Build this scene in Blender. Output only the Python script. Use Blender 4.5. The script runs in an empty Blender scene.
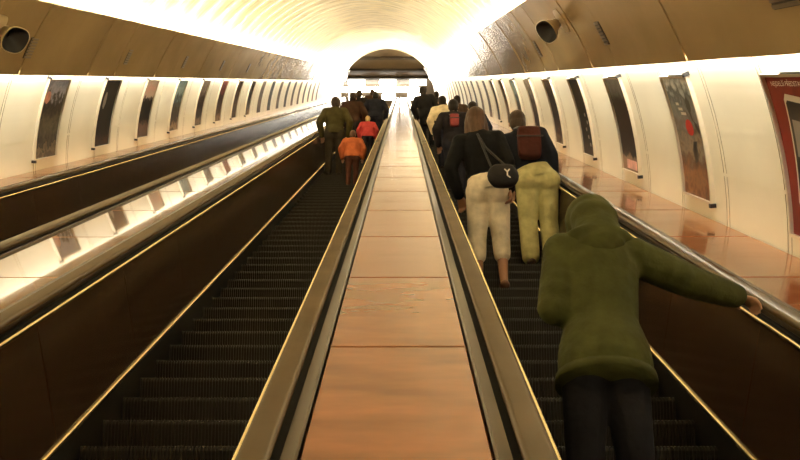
import bpy, bmesh, math, random
from mathutils import Vector, Matrix, Euler

random.seed(7)
SC = bpy.context.scene
COL = SC.collection
A30 = math.radians(30.0)
RX = Matrix.Rotation(A30, 4, 'X')
KN = 0.9867                      # heights measured across the slope
Z0, Z1 = -3.0, 58.0              # the slope runs from just behind the camera to the top landing
CX, CN = -0.95, -1.1             # tunnel axis
R_WALL, R_SOF, R_VAULT = 3.22, 3.12, 3.34
CNW = -1.2                       # centre of the wall lining's curve
G0 = -0.015                      # middle of the central balustrade
TAU = math.atan(148 / 900.0)


def P(x, z, n):                  # slope coordinates: across, along, square to the slope
    return Vector((x, z, n * KN))


def W(x, z, n):                  # the same point in the world
    return RX @ P(x, z, n)


# ------------------------------------------------------------------ materials
def mat(name, col, rough=0.5, metal=0.0, spec=0.5, noise=0.0, nscale=4.0, stretch=(1, 1, 1), bump=0.0, bscale=20.0, bstretch=None,
        emit=None, estr=0.0, coat=0.0, rvar=0.0):
    m = bpy.data.materials.new(name)
    m.use_nodes = True
    nt = m.node_tree
    b = nt.nodes['Principled BSDF']
    b.inputs['Base Color'].default_value = (*col, 1)
    b.inputs['Roughness'].default_value = rough
    b.inputs['Metallic'].default_value = metal
    b.inputs['Specular IOR Level'].default_value = spec
    b.inputs['Coat Weight'].default_value = coat
    tc = nt.nodes.new('ShaderNodeTexCoord')

    def noise_tex(scale, st, detail=4):
        mp = nt.nodes.new('ShaderNodeMapping')
        mp.inputs['Scale'].default_value = st
        nt.links.new(tc.outputs['Object'], mp.inputs['Vector'])
        n = nt.nodes.new('ShaderNodeTexNoise')
        n.inputs['Scale'].default_value = scale
        n.inputs['Detail'].default_value = detail
        nt.links.new(mp.outputs['Vector'], n.inputs['Vector'])
        return n
    if noise > 0:
        n = noise_tex(nscale, stretch)
        r = nt.nodes.new('ShaderNodeValToRGB')
        r.color_ramp.elements[0].position = 0.3
        r.color_ramp.elements[1].position = 0.7
        r.color_ramp.elements[0].color = (*[max(0, c * (1 - noise)) for c in col], 1)
        r.color_ramp.elements[1].color = (*[min(1, c * (1 + noise)) for c in col], 1)
        nt.links.new(n.outputs['Fac'], r.inputs['Fac'])
        nt.links.new(r.outputs['Color'], b.inputs['Base Color'])
    if rvar > 0:
        n = noise_tex(nscale * 0.7, stretch, 2)
        mr = nt.nodes.new('ShaderNodeMapRange')
        mr.inputs['From Min'].default_value = 0.3
        mr.inputs['From Max'].default_value = 0.7
        mr.inputs['To Min'].default_value = max(0.02, rough - rvar)
        mr.inputs['To Max'].default_value = rough + rvar
        nt.links.new(n.outputs['Fac'], mr.inputs['Value'])
        nt.links.new(mr.outputs['Result'], b.inputs['Roughness'])
    if bump > 0:
        n = noise_tex(bscale, bstretch or (1, 1, 1), 3)
        bp = nt.nodes.new('ShaderNodeBump')
        bp.inputs['Strength'].default_value = bump
        bp.inputs['Distance'].default_value = 0.02
        nt.links.new(n.outputs['Fac'], bp.inputs['Height'])
        nt.links.new(bp.outputs['Normal'], b.inputs['Normal'])
    if emit:
        b.inputs['Emission Color'].default_value = (*emit, 1)
        b.inputs['Emission Strength'].default_value = estr
    return m


def print_mat(name, stops, blotch=0.25, scale=5.0, seed=0.0):
    """A printed sheet: colours down its height, broken up by blotches of ink."""
    m = bpy.data.materials.new(name)
    m.use_nodes = True
    nt = m.node_tree
    b = nt.nodes['Principled BSDF']
    b.inputs['Roughness'].default_value = 0.5
    b.inputs['Specular IOR Level'].default_value = 0.25
    uv = nt.nodes.new('ShaderNodeTexCoord')
    sep = nt.nodes.new('ShaderNodeSeparateXYZ')
    nt.links.new(uv.outputs['UV'], sep.inputs['Vector'])
    mp = nt.nodes.new('ShaderNodeMapping')
    mp.inputs['Location'].default_value = (seed, seed * 1.7, 0)
    mp.inputs['Scale'].default_value = (1.0, 1.5, 1)
    nt.links.new(uv.outputs['UV'], mp.inputs['Vector'])
    n = nt.nodes.new('ShaderNodeTexNoise')
    n.inputs['Scale'].default_value = scale
    n.inputs['Detail'].default_value = 5
    nt.links.new(mp.outputs['Vector'], n.inputs['Vector'])
    ma = nt.nodes.new('ShaderNodeMath'); ma.operation = 'MULTIPLY_ADD'
    ma.inputs[1].default_value = blotch * 4
    ma.inputs[2].default_value = -blotch * 2
    nt.links.new(n.outputs['Fac'], ma.inputs[0])
    ad = nt.nodes.new('ShaderNodeMath'); ad.operation = 'ADD'
    nt.links.new(sep.outputs['Y'], ad.inputs[0]); nt.links.new(ma.outputs[0], ad.inputs[1])
    r = nt.nodes.new('ShaderNodeValToRGB')
    els = r.color_ramp.elements
    while len(els) < len(stops):
        els.new(0.5)
    for e, (p, c) in zip(els, stops):
        e.position = p; e.color = (*[min(1, (q * 1.15) ** 1.25) for q in c], 1)
    nt.links.new(ad.outputs[0], r.inputs['Fac'])
    nt.links.new(r.outputs['Color'], b.inputs['Base Color'])
    return m


M = {
    'wall': mat('cream_wall_enamel', (0.80, 0.74, 0.57), 0.28, bump=0.03, bscale=3.0, noise=0.05, nscale=1.5),
    'batten': mat('cream_joint_strip', (0.70, 0.62, 0.42), 0.35),
    'soffit': mat('tan_cove_panel', (0.37, 0.265, 0.135), 0.17, noise=0.12, nscale=1.2, bump=0.3, bscale=2.2, bstretch=(1, 0.5, 1)),
    'vault': mat('cream_vault_panel', (0.74, 0.64, 0.41), 0.32, noise=0.32, nscale=2.4, stretch=(.7, 4, .7), bump=0.35, bscale=2.5, bstretch=(0.6, 3, 0.6)),
    'tile': mat('polished_tan_stone', (0.245, 0.090, 0.033), 0.11, spec=0.4, noise=0.24, nscale=2.2, stretch=(1.2, 3.2, 1), bump=0.035, bscale=5.0, rvar=0.06),
    'tileshine': mat('reflection_lightened_stone', (0.34, 0.19, 0.095), 0.10, spec=1.0, coat=1.0, noise=0.2, nscale=2.2, stretch=(1.2, 3.2, 1), bump=0.05, bscale=4.0),  # same stone, colour lightened and gloss raised to imitate white wall reflections
    'joint': mat('wall_joint_groove', (0.30, 0.22, 0.12), 0.6),  # darker cream on the groove faces of the wall joints
    'grout': mat('dark_joint', (0.015, 0.010, 0.006), 0.6),
    'bronze': mat('bronze_metal', (0.055, 0.036, 0.02), 0.35, metal=1.0, noise=0.1, nscale=3),
    'bright': mat('bright_metal_trim', (0.90, 0.74, 0.45), 0.22, metal=1.0),
    'steel': mat('satin_steel', (0.66, 0.56, 0.42), 0.3, metal=1.0),
    'rubber': mat('dark_handrail_rubber', (0.090, 0.058, 0.029), 0.16, spec=0.9, noise=0.12, nscale=3),
    'dark': mat('black_void', (0.006, 0.005, 0.004), 0.7, spec=0.2),
    'panel': mat('brown_laminate', (0.034, 0.019, 0.011), 0.16, spec=0.4, noise=0.22, nscale=2.0, stretch=(1, 1, 3), bump=0.03, bscale=1.5),
    'step': mat('grooved_step_metal', (0.017, 0.013, 0.009), 0.5, metal=0.0, spec=.25, noise=0.2, nscale=6),
    'nose': mat('lighter_step_nose', (0.026, 0.021, 0.016), 0.5, spec=.3),  # a little lighter than the step metal
    'vent': mat('vent_slats_brown', (0.14, 0.10, 0.06), 0.5),
    'black': mat('black_plastic', (0.012, 0.010, 0.009), 0.4),
    'spk': mat('cream_speaker_shell', (0.48, 0.37, 0.21), 0.3),
    'frame': mat('poster_frame_alloy', (0.78, 0.70, 0.55), 0.3, metal=0.7),
    'hall': mat('hall_ceiling_brown', (0.11, 0.08, 0.048), 0.6, noise=0.15, nscale=1.0),
    'beam': mat('dark_ceiling_beam', (0.03, 0.021, 0.013), 0.6),
    'hallwall': mat('hall_wall_beige', (0.45, 0.36, 0.22), 0.6),
    'lamp': mat('lit_lamp_diffuser', (1, 1, 1), 0.5, emit=(1.0, 0.94, 0.82), estr=22.0),
    'lampbody': mat('lamp_housing', (0.35, 0.30, 0.22), 0.5),
}


# ------------------------------------------------------------------ mesh helpers
def obj(name, bm, m, parent=None, inc=True, smooth=False, mats=None):
    me = bpy.data.meshes.new(name)
    bmesh.ops.recalc_face_normals(bm, faces=bm.faces)
    bm.to_mesh(me); bm.free()
    for mm in (mats or [m]):
        me.materials.append(mm)
    o = bpy.data.objects.new(name, me)
    COL.objects.link(o)
    if parent is not None:
        o.parent = parent
    elif inc:
        o.rotation_euler = (A30, 0, 0)
    if smooth:
        for p in me.polygons:
            p.use_smooth = True
    return o


def empty(name, loc=(0, 0, 0), inc=True):
    o = bpy.data.objects.new(name, None)
    COL.objects.link(o)
    o.empty_display_size = 0.1
    o.location = loc
    if inc:
        o.rotation_euler = (A30, 0, 0)
    return o


def tag(o, label, cat, group=None):
    o['label'] = label; o['category'] = cat
    if group:
        o['group'] = group
    return o


def structure(o):
    o['kind'] = 'structure'
    return o


def box(bm, x0, x1, z0, z1, n0, n1, mi=0, org=(0, 0, 0)):
    vs = []
    for x in (x0, x1):
        for z in (z0, z1):
            for n in (n0, n1):
                vs.append(bm.verts.new(P(x, z, n) - Vector(org)))
    for f in ((0, 1, 3, 2), (4, 6, 7, 5), (0, 4, 5, 1), (2, 3, 7, 6), (0, 2, 6, 4), (1, 5, 7, 3)):
        fc = bm.faces.new([vs[i] for i in f]); fc.material_index = mi


def prism(bm, pts, zs, mi=0, closed=True, caps=True, org=(0, 0, 0)):
    """A cross-section (x, n) swept along the slope through the stations zs."""
    rings = []
    for z in zs:
        rings.append([bm.verts.new(P(x, z, n) - Vector(org)) for x, n in pts])
    k = len(pts)
    for a, b in zip(rings, rings[1:]):
        for i in range(k if closed else k - 1):
            f = bm.faces.new((a[i], a[(i + 1) % k], b[(i + 1) % k], b[i])); f.material_index = mi
    if closed and caps:
        bm.faces.new(rings[0]).material_index = mi
        bm.faces.new(rings[-1][::-1]).material_index = mi


def rounded(cx, cn, w, h, r, seg=4):
    pts = []
    for (sx, sn, a0) in ((1, 1, 0), (-1, 1, 90), (-1, -1, 180), (1, -1, 270)):
        for i in range(seg + 1):
            a = math.radians(a0 + 90 * i / seg)
            pts.append((cx + sx * (w / 2 - r) + r * math.cos(a), cn + sn * (h / 2 - r) + r * math.sin(a)))
    return pts


def arc_pt(side, R, n):
    return (CX + side * math.sqrt(max(0, R * R - (n - CNW) ** 2)), n)


def phi(R, n, c=CN):
    return math.asin((n - c) / R)


# ------------------------------------------------------------------ tunnel shell
def sweep_rings(bm, zr, side, f0, f1, nseg, mi_of=None, c=CN):
    """zr: list of (z, radius); a strip of lining from angle f0 to f1 on one side (side 0: right over the top to left)."""
    prev, pR = None, 0
    for z, R in zr:
        ring = []
        for i in range(nseg + 1):
            f = f0 + (f1 - f0) * i / nseg
            s = side if side else 1
            ring.append(bm.verts.new(P(CX + s * R * math.cos(f), z, c + R * math.sin(f))))
        if prev:
            for i in range(nseg):
                fc = bm.faces.new((prev[i], prev[i + 1], ring[i + 1], ring[i]))
                if mi_of:
                    fc.material_index = mi_of(pR, R)
        prev, pR = ring, R


TZ1 = 61.5
RING0 = 6.13 - 10.0


def wall_stations(R):
    out = []
    z = RING0
    while z < TZ1:
        g = 0.022
        out += [(z, R + g), (z + .009, R + g), (z + .0095, R), (z + .052, R), (z + .0525, R + g), (z + .062, R + g), (z + .0625, R), (z + .999, R)]
        z += 1.0
    return out


for side, nm, top in ((-1, 'wall_left', 0.22), (1, 'wall_right', 0.28)):
    bm = bmesh.new()
    sweep_rings(bm, wall_stations(R_WALL), side, phi(R_WALL, -1.25, CNW), phi(R_WALL, top, CNW), 18, lambda a, b: int(a > R_WALL + .01 or b > R_WALL + .01), c=CNW)
    # the faint raised line that runs low along the panels
    fz = phi(R_WALL, -0.64, CNW)
    sweep_rings(bm, [(RING0, R_WALL - .0015), (TZ1, R_WALL - .0015)], side, fz - .004, fz + .004, 1, c=CNW)
    structure(obj(nm, bm, None, mats=[M['wall'], M['joint']]))

# soffit belts: a thin curved shell of panels with open joints, lamps behind both its edges
LIP = {-1: (0.075, 0.775), 1: (0.135, 0.93)}
for side, nm in ((-1, 'trim_1'), (1, 'trim_2')):
    bm = bmesh.new()
    f0, f1 = phi(R_SOF, LIP[side][0]), phi(R_SOF, LIP[side][1])
    z = RING0 + 0.02
    k = 0
    while z < TZ1 - 0.2:
        R = R_SOF + 0.004 * math.sin(k * 2.3)
        ns = 12
        inner0, inner1, outer0, outer1 = [], [], [], []
        za, zb = z, z + 0.986
        for i in range(ns + 1):
            f = f0 + (f1 - f0) * i / ns
            for lst, rr, zz in ((inner0, R, za), (inner1, R, zb), (outer0, R + .03, za), (outer1, R + .03, zb)):
                lst.append(bm.verts.new(P(CX + side * rr * math.cos(f), zz, CN + rr * math.sin(f))))
        for i in range(ns):
            for q in ((inner0, inner1), (outer1, outer0), (inner1, outer1), (outer0, inner0)):
                bm.faces.new((q[0][i], q[0][i + 1], q[1][i + 1], q[1][i]))
        for i in (0, ns):
            bm.faces.new((inner0[i], inner1[i], outer1[i], outer0[i]))
        z += 1.0
        k += 1
    # dark backing rail behind the joints
    prev = None
    for zz in (RING0, TZ1 - 0.3):
        ring = [bm.verts.new(P(CX + side * (R_SOF + .034) * math.cos(f0 + (f1 - f0) * i / 12), zz, CN + (R_SOF + .034) * math.sin(f0 + (f1 - f0) * i / 12))) for i in range(13)]
        if prev:
            for i in range(12):
                bm.faces.new((prev[i], prev[i + 1], ring[i + 1], ring[i])).material_index = 1
        prev = ring
    structure(obj(nm, bm, None, mats=[M['soffit'], M['grout']]))

# vault of slightly pillowed rings
bm = bmesh.new()
zr = []
z = RING0
while z < TZ1:
    zr += [(z, R_VAULT + .02), (z + .02, R_VAULT + .02)]
    for i in range(9):
        t = i / 8
        zr.append((z + .022 + .976 * t, R_VAULT - .06 * math.sin(math.pi * t) ** 0.7))
    z += 1.0
sweep_rings(bm, zr, 0, phi(R_VAULT, 0.45), math.pi - phi(R_VAULT, 0.45), 48)
vault = structure(obj('ceiling', bm, M['vault'], smooth=True))

# wall behind the camera, slab under the machinery
bm = bmesh.new()
ring = [bm.verts.new(P(CX + 3.5 * math.cos(2 * math.pi * i / 40), RING0, CN + 3.5 * math.sin(2 * math.pi * i / 40))) for i in range(40)]
bm.faces.new(ring)
structure(obj('wall_back', bm, M['wall']))
bm = bmesh.new()
box(bm, CX - 3.4, CX + 3.4, RING0, Z1, -2.6, -2.3)
structure(obj('floor', bm, M['dark']))

# top landing hall (true horizontals)
HZ = W(0, Z1, -1.62).z
HC = 32.55
bm = bmesh.new()


def wbox(bm, x0, x1, y0, y1, z0, z1, mi=0):
    vs = [bm.verts.new((x, y, z)) for x in (x0, x1) for y in (y0, y1) for z in (z0, z1)]
    for f in ((0, 1, 3, 2), (4, 6, 7, 5), (0, 4, 5, 1), (2, 3, 7, 6), (0, 2, 6, 4), (1, 5, 7, 3)):
        bm.faces.new([vs[i] for i in f]).material_index = mi


wbox(bm, -9, 7, 50.9, 62.2, HZ - .3, HZ)
structure(obj('floor', bm, M['hallwall'], inc=False))
bm = bmesh.new()
wbox(bm, -9, 7, 51.2, 62.2, HC, HC + .3)
structure(obj('ceiling', bm, M['hall'], inc=False))
bm = bmesh.new()
wbox(bm, -9, 7, 61.9, 62.2, HZ, HC)
structure(obj('wall_far', bm, M['hallwall'], inc=False))
for x, nm in ((-9, 'wall_left'), (6.8, 'wall_right')):
    bm = bmesh.new()
    wbox(bm, x, x + .2, 51.2, 62.2, HZ, HC)
    structure(obj(nm, bm, M['hallwall'], inc=False))


def ceil_y(py):                  # where the sight line through picture height py meets the hall ceiling
    e = math.atan((82 - py) / 900.0) + A30
    return (HC - 0.1) / math.tan(e)


for i, (py, w) in enumerate(((59, .16), (71, .22), (78.5, .2))):
    bm = bmesh.new()
    wbox(bm, -9, 7, ceil_y(py) - w / 2, ceil_y(py) + w / 2, HC - .16, HC)
    structure(obj('trim_%d' % (3 + i), bm, M['beam'], inc=False))
rows = [(80.5, [-3.2, -1.0, 1.15], 1.2), (87.5, [-3.8, -2.35, -.9, .55], 1.38), (95, [-3.4, -.95, .9], 1.0)]
rown = ['first lamp row past the tunnel arch', 'middle lamp row of the top hall', 'rearmost lamp row of the top hall']
pos3 = ['left end of', 'centre of', 'right end of']
pos4 = ['left end of', 'left of centre in', 'right of centre in', 'right end of']
for (py, xs, w), rn in zip(rows, rown):
    for j, x in enumerate(xs):
        t = empty('ceiling_light', (x, ceil_y(py), HC), inc=False)
        tag(t, 'glowing white ceiling light, ' + (pos4 if len(xs) == 4 else pos3)[j] + ' the ' + rn, 'ceiling light', 'hall ceiling lights')
        bm = bmesh.new(); wbox(bm, -w / 2, w / 2, -.17, .17, -.10, 0)
        hs = obj('housing', bm, M['lampbody'], t)
        bm = bmesh.new(); wbox(bm, -w / 2 + .02, w / 2 - .02, -.15, .15, -.40, -.101)  # diffuser made deeper to stand in for the lamp's bloom
        obj('diffuser', bm, M['lamp'], hs)

# ------------------------------------------------------------------ balustrade decks and wall ledges
TZ, TP = 3.285, 1.223


def tiles(bm, x0, x1, z0, z1):
    k = math.floor((z0 - TZ) / TP)
    while TZ + k * TP < z1:
        a, b = TZ + k * TP + .007, TZ + (k + 1) * TP - .007
        bx = .004
        lo = [(x0, a), (x1, a), (x1, b), (x0, b)]
        hi = [(x0 + bx, a + bx), (x1 - bx, a + bx), (x1 - bx, b - bx), (x0 + bx, b - bx)]
        v0 = [bm.verts.new(P(x, z, -1.04)) for x, z in lo]
        v1 = [bm.verts.new(P(x, z, -1.004)) for x, z in lo]
        v2 = [bm.verts.new(P(x, z, -1.0)) for x, z in hi]
        for u, v in ((v0, v1), (v1, v2)):
            for i in range(4):
                bm.faces.new((u[i], u[(i + 1) % 4], v[(i + 1) % 4], v[i]))
        bm.faces.new(v2)
        k += 1


def base(bm, x0, x1):
    box(bm, x0, x1, Z0, Z1, -1.12, -1.012, 1)


def deck(cx, label, tm='tile'):
    t = empty('balustrade_deck'); tag(t, label, 'balustrade')
    bm = bmesh.new(); tiles(bm, cx - .257, cx + .257, Z0, Z1 - .2); base(bm, cx - .257, cx + .257)
    obj('tile_top', bm, None, t, mats=[M[tm], M['grout']])
    for s in (-1, 1):
        bm = bmesh.new(); prism(bm, [(cx + s * .262, -1.05), (cx + s * .262, -.994), (cx + s * .270, -.989), (cx + s * .308, -.996), (cx + s * .312, -1.05)], (Z0, Z1))
        obj('edging', bm, M['bronze'], t)
    bm = bmesh.new(); box(bm, cx - .31, cx + .31, Z0, Z1, -1.7, -1.125)
    obj('core', bm, M['dark'], t)
    return t


deck(G0, 'central tan stone balustrade top dividing the two near escalators')
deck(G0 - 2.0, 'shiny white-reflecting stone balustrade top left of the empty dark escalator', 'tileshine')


def ledge(side, x_in, label):
    t = empty('wall_ledge'); tag(t, label, 'ledge')
    xw = arc_pt(side, R_WALL, -1.0)[0] - side * .012
    a, b = sorted((x_in, xw))
    bm = bmesh.new(); tiles(bm, a, b, Z0, Z1 - .2); base(bm, a, b)
    obj('tile_top', bm, None, t, mats=[M['tile'], M['grout']])
    bm = bmesh.new(); prism(bm, [(x_in - side * .004, -1.05), (x_in - side * .004, -.994), (x_in - side * .012, -.989), (x_in - side * .046, -.996), (x_in - side * .05, -1.05)], (Z0, Z1))
    obj('edging', bm, M['bronze'], t)


ledge(1, G0 + 1.743, 'tan stone ledge under the posters, along the right-hand wall')
ledge(-1, G0 - 3.743, 'narrow cream-lit stone ledge under the posters, along the left-hand wall')

# ------------------------------------------------------------------ escalators
SP, SR = 0.3287, 0.3287          # step pitch along the slope
RUN, RISE = SP * math.cos(A30), SP * math.sin(A30)
STEP_N = -1.70


def step_mesh():
    """One grooved step: curved ribbed riser, toothed nose, ribbed tread. Local axes true: y forward, z up; origin at the nose."""
    bm = bmesh.new()
    half, nr = 0.488, 58
    path = [(RUN * .0 + .035, -RISE - .01, 0), (.018, -RISE * .62, 0), (.004, -RISE * .22, 0), (0.0, -.022, 0), (0.0, -.004, 0), (.006, 0, 0), (RUN + .03, 0, 0)]
    w = 2 * half / nr
    cols = []
    for i in range(nr):
        for dx, d in ((0.0, 0), (w * .52, 0), (w * .54, .009), (w * .98, .009)):
            cols.append((-half + i * w + dx, d))
    prev = None
    for x, d in cols:
        ring = []
        for j, (y, z, _) in enumerate(path):
            if j <= 3:
                ring.append(bm.verts.new((x, y + d, z)))
            elif j == 4:
                ring.append(bm.verts.new((x, y + d, z - d * .6)))
            else:
                ring.append(bm.verts.new((x, y + d * .5, z - d)))
        if prev:
            for j in range(len(path) - 1):
                f = bm.faces.new((prev[j], prev[j + 1], ring[j + 1], ring[j]))
                f.material_index = 1 if j in (3, 4) else 0
        prev = ring
    # solid block behind the ribs
    v = [bm.verts.new((x, y, z)) for x in (-half, half) for (y, z) in ((.05, -RISE - .01), (.018, -.02), (RUN + .03, -.02), (RUN + .03, -.05), (.09, -RISE - .01))]
    for i in range(5):
        bm.faces.new((v[i], v[(i + 1) % 5], v[5 + (i + 1) % 5], v[5 + i]))
    bm.faces.new(v[:5]); bm.faces.new(v[5:])
    me = bpy.data.meshes.new('step')
    bmesh.ops.recalc_face_normals(bm, faces=bm.faces)
    bm.to_mesh(me); bm.free()
    me.materials.append(M['step']); me.materials.append(M['nose'])
    return me


STEP = step_mesh()
STEPROT = (-A30, 0, 0)


def panel_sheet(bm, side, cx):
    """Balustrade cladding in 1.22 m sheets with open joints."""
    xa, xb = cx + side * .57, cx + side * .515
    k = -3
    while TZ + k * TP < Z1:
        a, b = TZ + k * TP + .003 + .5, TZ + (k + 1) * TP - .003 + .5
        v = [bm.verts.new(P(x, z, n)) for x, n in ((xa, -1.045), (xb, -1.60), (xb + side * .02, -1.60), (xa + side * .02, -1.045)) for z in (a, min(b, Z1))]
        for q in ((0, 1, 3, 2), (2, 3, 5, 4), (4, 5, 7, 6), (6, 7, 1, 0), (0, 2, 4, 6), (1, 7, 5, 3)):
            bm.faces.new([v[i] for i in q])
        k += 1


def escalator(cx, label, steps, phase=3.985):
    t = empty('escalator'); tag(t, label, 'escalator')
    if steps:
        k = math.ceil((2.0 - phase) / SP)
        n = 0
        far = []
        while phase + k * SP < Z1:
            z = phase + k * SP
            if n < 100:
                o = bpy.data.objects.new('step', STEP); COL.objects.link(o); o.parent = t
                o.location = P(cx, z, STEP_N); o.rotation_euler = STEPROT
            else:
                far.append(z)
            n += 1; k += 1
    else:
        far = [phase + k * SP for k in range(-6, 164)]
    bm = bmesh.new()
    half = .488
    rot = Matrix.Rotation(-A30, 3, 'X')
    for z in far:
        p0 = P(cx, z, STEP_N)
        prof = [(.03, -RISE), (0, -.02), (0, 0), (RUN + .03, 0), (RUN + .03, -.04), (.08, -RISE)]
        v = [bm.verts.new(p0 + rot @ Vector((x, y, zz))) for x in (-half, half) for y, zz in prof]
        for i in range(6):
            f = bm.faces.new((v[i], v[(i + 1) % 6], v[6 + (i + 1) % 6], v[6 + i]))
            f.material_index = 1 if i == 1 else 0
        bm.faces.new(v[:6]); bm.faces.new(v[6:])
    s = obj('upper_steps' if steps else 'steps', bm, None, t, mats=[M['step'], M['nose']])
    s['kind'] = 'stuff'
    bm = bmesh.new(); box(bm, cx - .5, cx + .5, Z0, Z1, -2.1, -2.0)
    obj('step_track', bm, M['dark'], t)
    for side in (-1, 1):
        bm = bmesh.new(); panel_sheet(bm, side, cx)
        sp = obj('side_panel', bm, M['panel'], t)
        bm = bmesh.new(); prism(bm, rounded(cx + side * .558, -1.034, .015, .022, .007), (Z0, Z1))
        obj('panel_trim', bm, M['bright'], sp, smooth=True)
        # dark slot and the guide the handrail slides on
        bm = bmesh.new(); prism(bm, [(cx + side * .575, -1.10), (cx + side * .575, -1.02), (cx + side * .690, -1.02), (cx + side * .690, -1.10)], (Z0, Z1))
        hg = obj('handrail_guide', bm, M['dark'], t)
        bm = bmesh.new(); prism(bm, rounded(cx + side * .628, -1.006, .062, .03, .006, 2), (Z0, Z1))
        obj('guide_rail', bm, M['bronze'], hg)
        bm = bmesh.new()
        prism(bm, rounded(cx + side * .628, -.977, .088, .034, .0165, 6), (Z0, Z1))
        obj('handrail', bm, M['rubber'], t, smooth=True)
        bm = bmesh.new(); prism(bm, rounded(cx + side * .512, -1.612, .026, .026, .010, 3), (Z0, Z1))
        obj('skirt_trim', bm, M['bright'], t, smooth=True)
        bm = bmesh.new(); prism(bm, [(cx + side * .500, -1.62), (cx + side * .522, -1.62), (cx + side * .522, -2.0), (cx + side * .500, -2.0)], (Z0, Z1))
        obj('skirt', bm, M['black'], t)
    return t


EX = [G0 - 3.0, G0 - 1.0, G0 + 1.0]
escalator(EX[1], 'dark escalator with empty lower steps, between the central and the shiny balustrade', True)
escalator(EX[2], 'crowded escalator carrying the person in green, beside the right-hand ledge', True, 3.655)
escalator(EX[0], 'far-left escalator mostly hidden behind the shiny stone balustrade', False)

# ------------------------------------------------------------------ wall posters
def wall_pt(side, z, a, off=0.0):
    """a: arc length up from n = -0.885 along the lining; off: distance off the wall."""
    R = R_WALL - off
    f = phi(R_WALL, -0.885, CNW) + a / R_WALL
    return P(CX + side * R * math.cos(f), z, CNW + R * math.sin(f))


PW, PH = 0.66, 0.97


def patch(bm, side, org, z0, z1, a0, a1, off, thick, mi=0, seg=10, uvl=None):
    """A curved slab on the lining."""
    rows_ = []
    for i in range(seg + 1):
        a = a0 + (a1 - a0) * i / seg
        rows_.append([bm.verts.new(wall_pt(side, z, a, o) - org) for z, o in ((z0, off), (z1, off), (z1, off - thick), (z0, off - thick))])
    fs = []
    for i in range(seg):
        for j in range(4):
            f = bm.faces.new((rows_[i][j], rows_[i][(j + 1) % 4], rows_[i + 1][(j + 1) % 4], rows_[i + 1][j]))
            f.material_index = mi
    bm.faces.new(rows_[0]).material_index = mi
    bm.faces.new(rows_[-1][::-1]).material_index = mi


def print_sheet(bm, side, org, z0, z1, a0, a1, off):
    uvl = bm.loops.layers.uv.verify()
    seg, prev = 12, None
    for i in range(seg + 1):
        v = i / seg
        row = [(bm.verts.new(wall_pt(side, z, a0 + (a1 - a0) * v, off) - org), (u, v)) for z, u in ((z0, 0.0), (z1, 1.0))]
        if prev:
            f = bm.faces.new((prev[0][0], prev[1][0], row[1][0], row[0][0]))
            for lp in f.loops:
                for vv, q in prev + row:
                    if lp.vert is vv:
                        lp[uvl].uv = q
        prev = row


def ink(side, org, parent, name, m, outline, off=.0165, thick=.002):
    """A printed shape on the sheet; outline in (along-wall, up) metres from the lower near corner."""
    bm = bmesh.new()
    bm.faces.new([bm.verts.new((u, a, 0)) for u, a in outline])
    lo, hi = min(a for u, a in outline), max(a for u, a in outline)
    q = math.ceil(lo / .03) * .03
    while q < hi:                # follow the curve of the wall
        bmesh.ops.bisect_plane(bm, geom=bm.verts[:] + bm.edges[:] + bm.faces[:], plane_co=(0, q + .0003, 0), plane_no=(0, 1, 0))
        q += .03
    for v in bm.verts:
        v.co = wall_pt(side, org_z(org) + v.co.x, v.co.y, off) - org
    bmesh.ops.triangulate(bm, faces=bm.faces[:])
    return obj(name, bm, m, parent)


def org_z(org):
    return org.y


def disc(cu, ca, ru, ra, n=18, wob=0.0):
    return [(cu + ru * math.cos(2 * math.pi * i / n) * (1 + wob * math.sin(3.1 * i)), ca + ra * math.sin(2 * math.pi * i / n) * (1 + wob * math.cos(2.3 * i))) for i in range(n)]


def poster(side, z, m, label, detailed=True, group=None, arm=True):
    org = wall_pt(side, z, 0, 0)
    t = empty('framed_poster', RX @ org)
    tag(t, label, 'poster', group)
    fw = .018
    if detailed:
        for nm, z0, z1, a0, a1, mm in (('frame_bar', z, z + PW, 0, fw, 'frame'), ('frame_bar', z, z + PW, PH - fw, PH, 'frame'),
                                       ('frame_bar', z, z + fw, fw, PH - fw, 'frame'), ('frame_bar', z + PW - fw, z + PW, fw, PH - fw, 'frame')):
            bm = bmesh.new(); patch(bm, side, org, z0, z1, a0, a1, .032, .032, seg=8)
            obj(nm, bm, M[mm], t)
        for a in (-.02, PH - .005):
            bm = bmesh.new(); patch(bm, side, org, z - .022, z + .012, a, a + .03, .044, .044, seg=2)
            obj('corner_clip', bm, M['black'], t)
        if arm:
            bm = bmesh.new(); patch(bm, side, org, z, z + PW * .55, PH + .004, PH + .014, .040, .012, seg=2)
            obj('hanger_rod', bm, M['black'], t)
    bm = bmesh.new(); patch(bm, side, org, z + .004, z + PW - .004, .004, PH - .004, .011, .011, seg=8)
    obj('backing', bm, M['frame'], t)
    bm = bmesh.new(); print_sheet(bm, side, org, z + .012, z + PW - .012, .012, PH - .012, .014)
    pr = obj('print', bm, m, t, smooth=True)
    return pr, org


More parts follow.
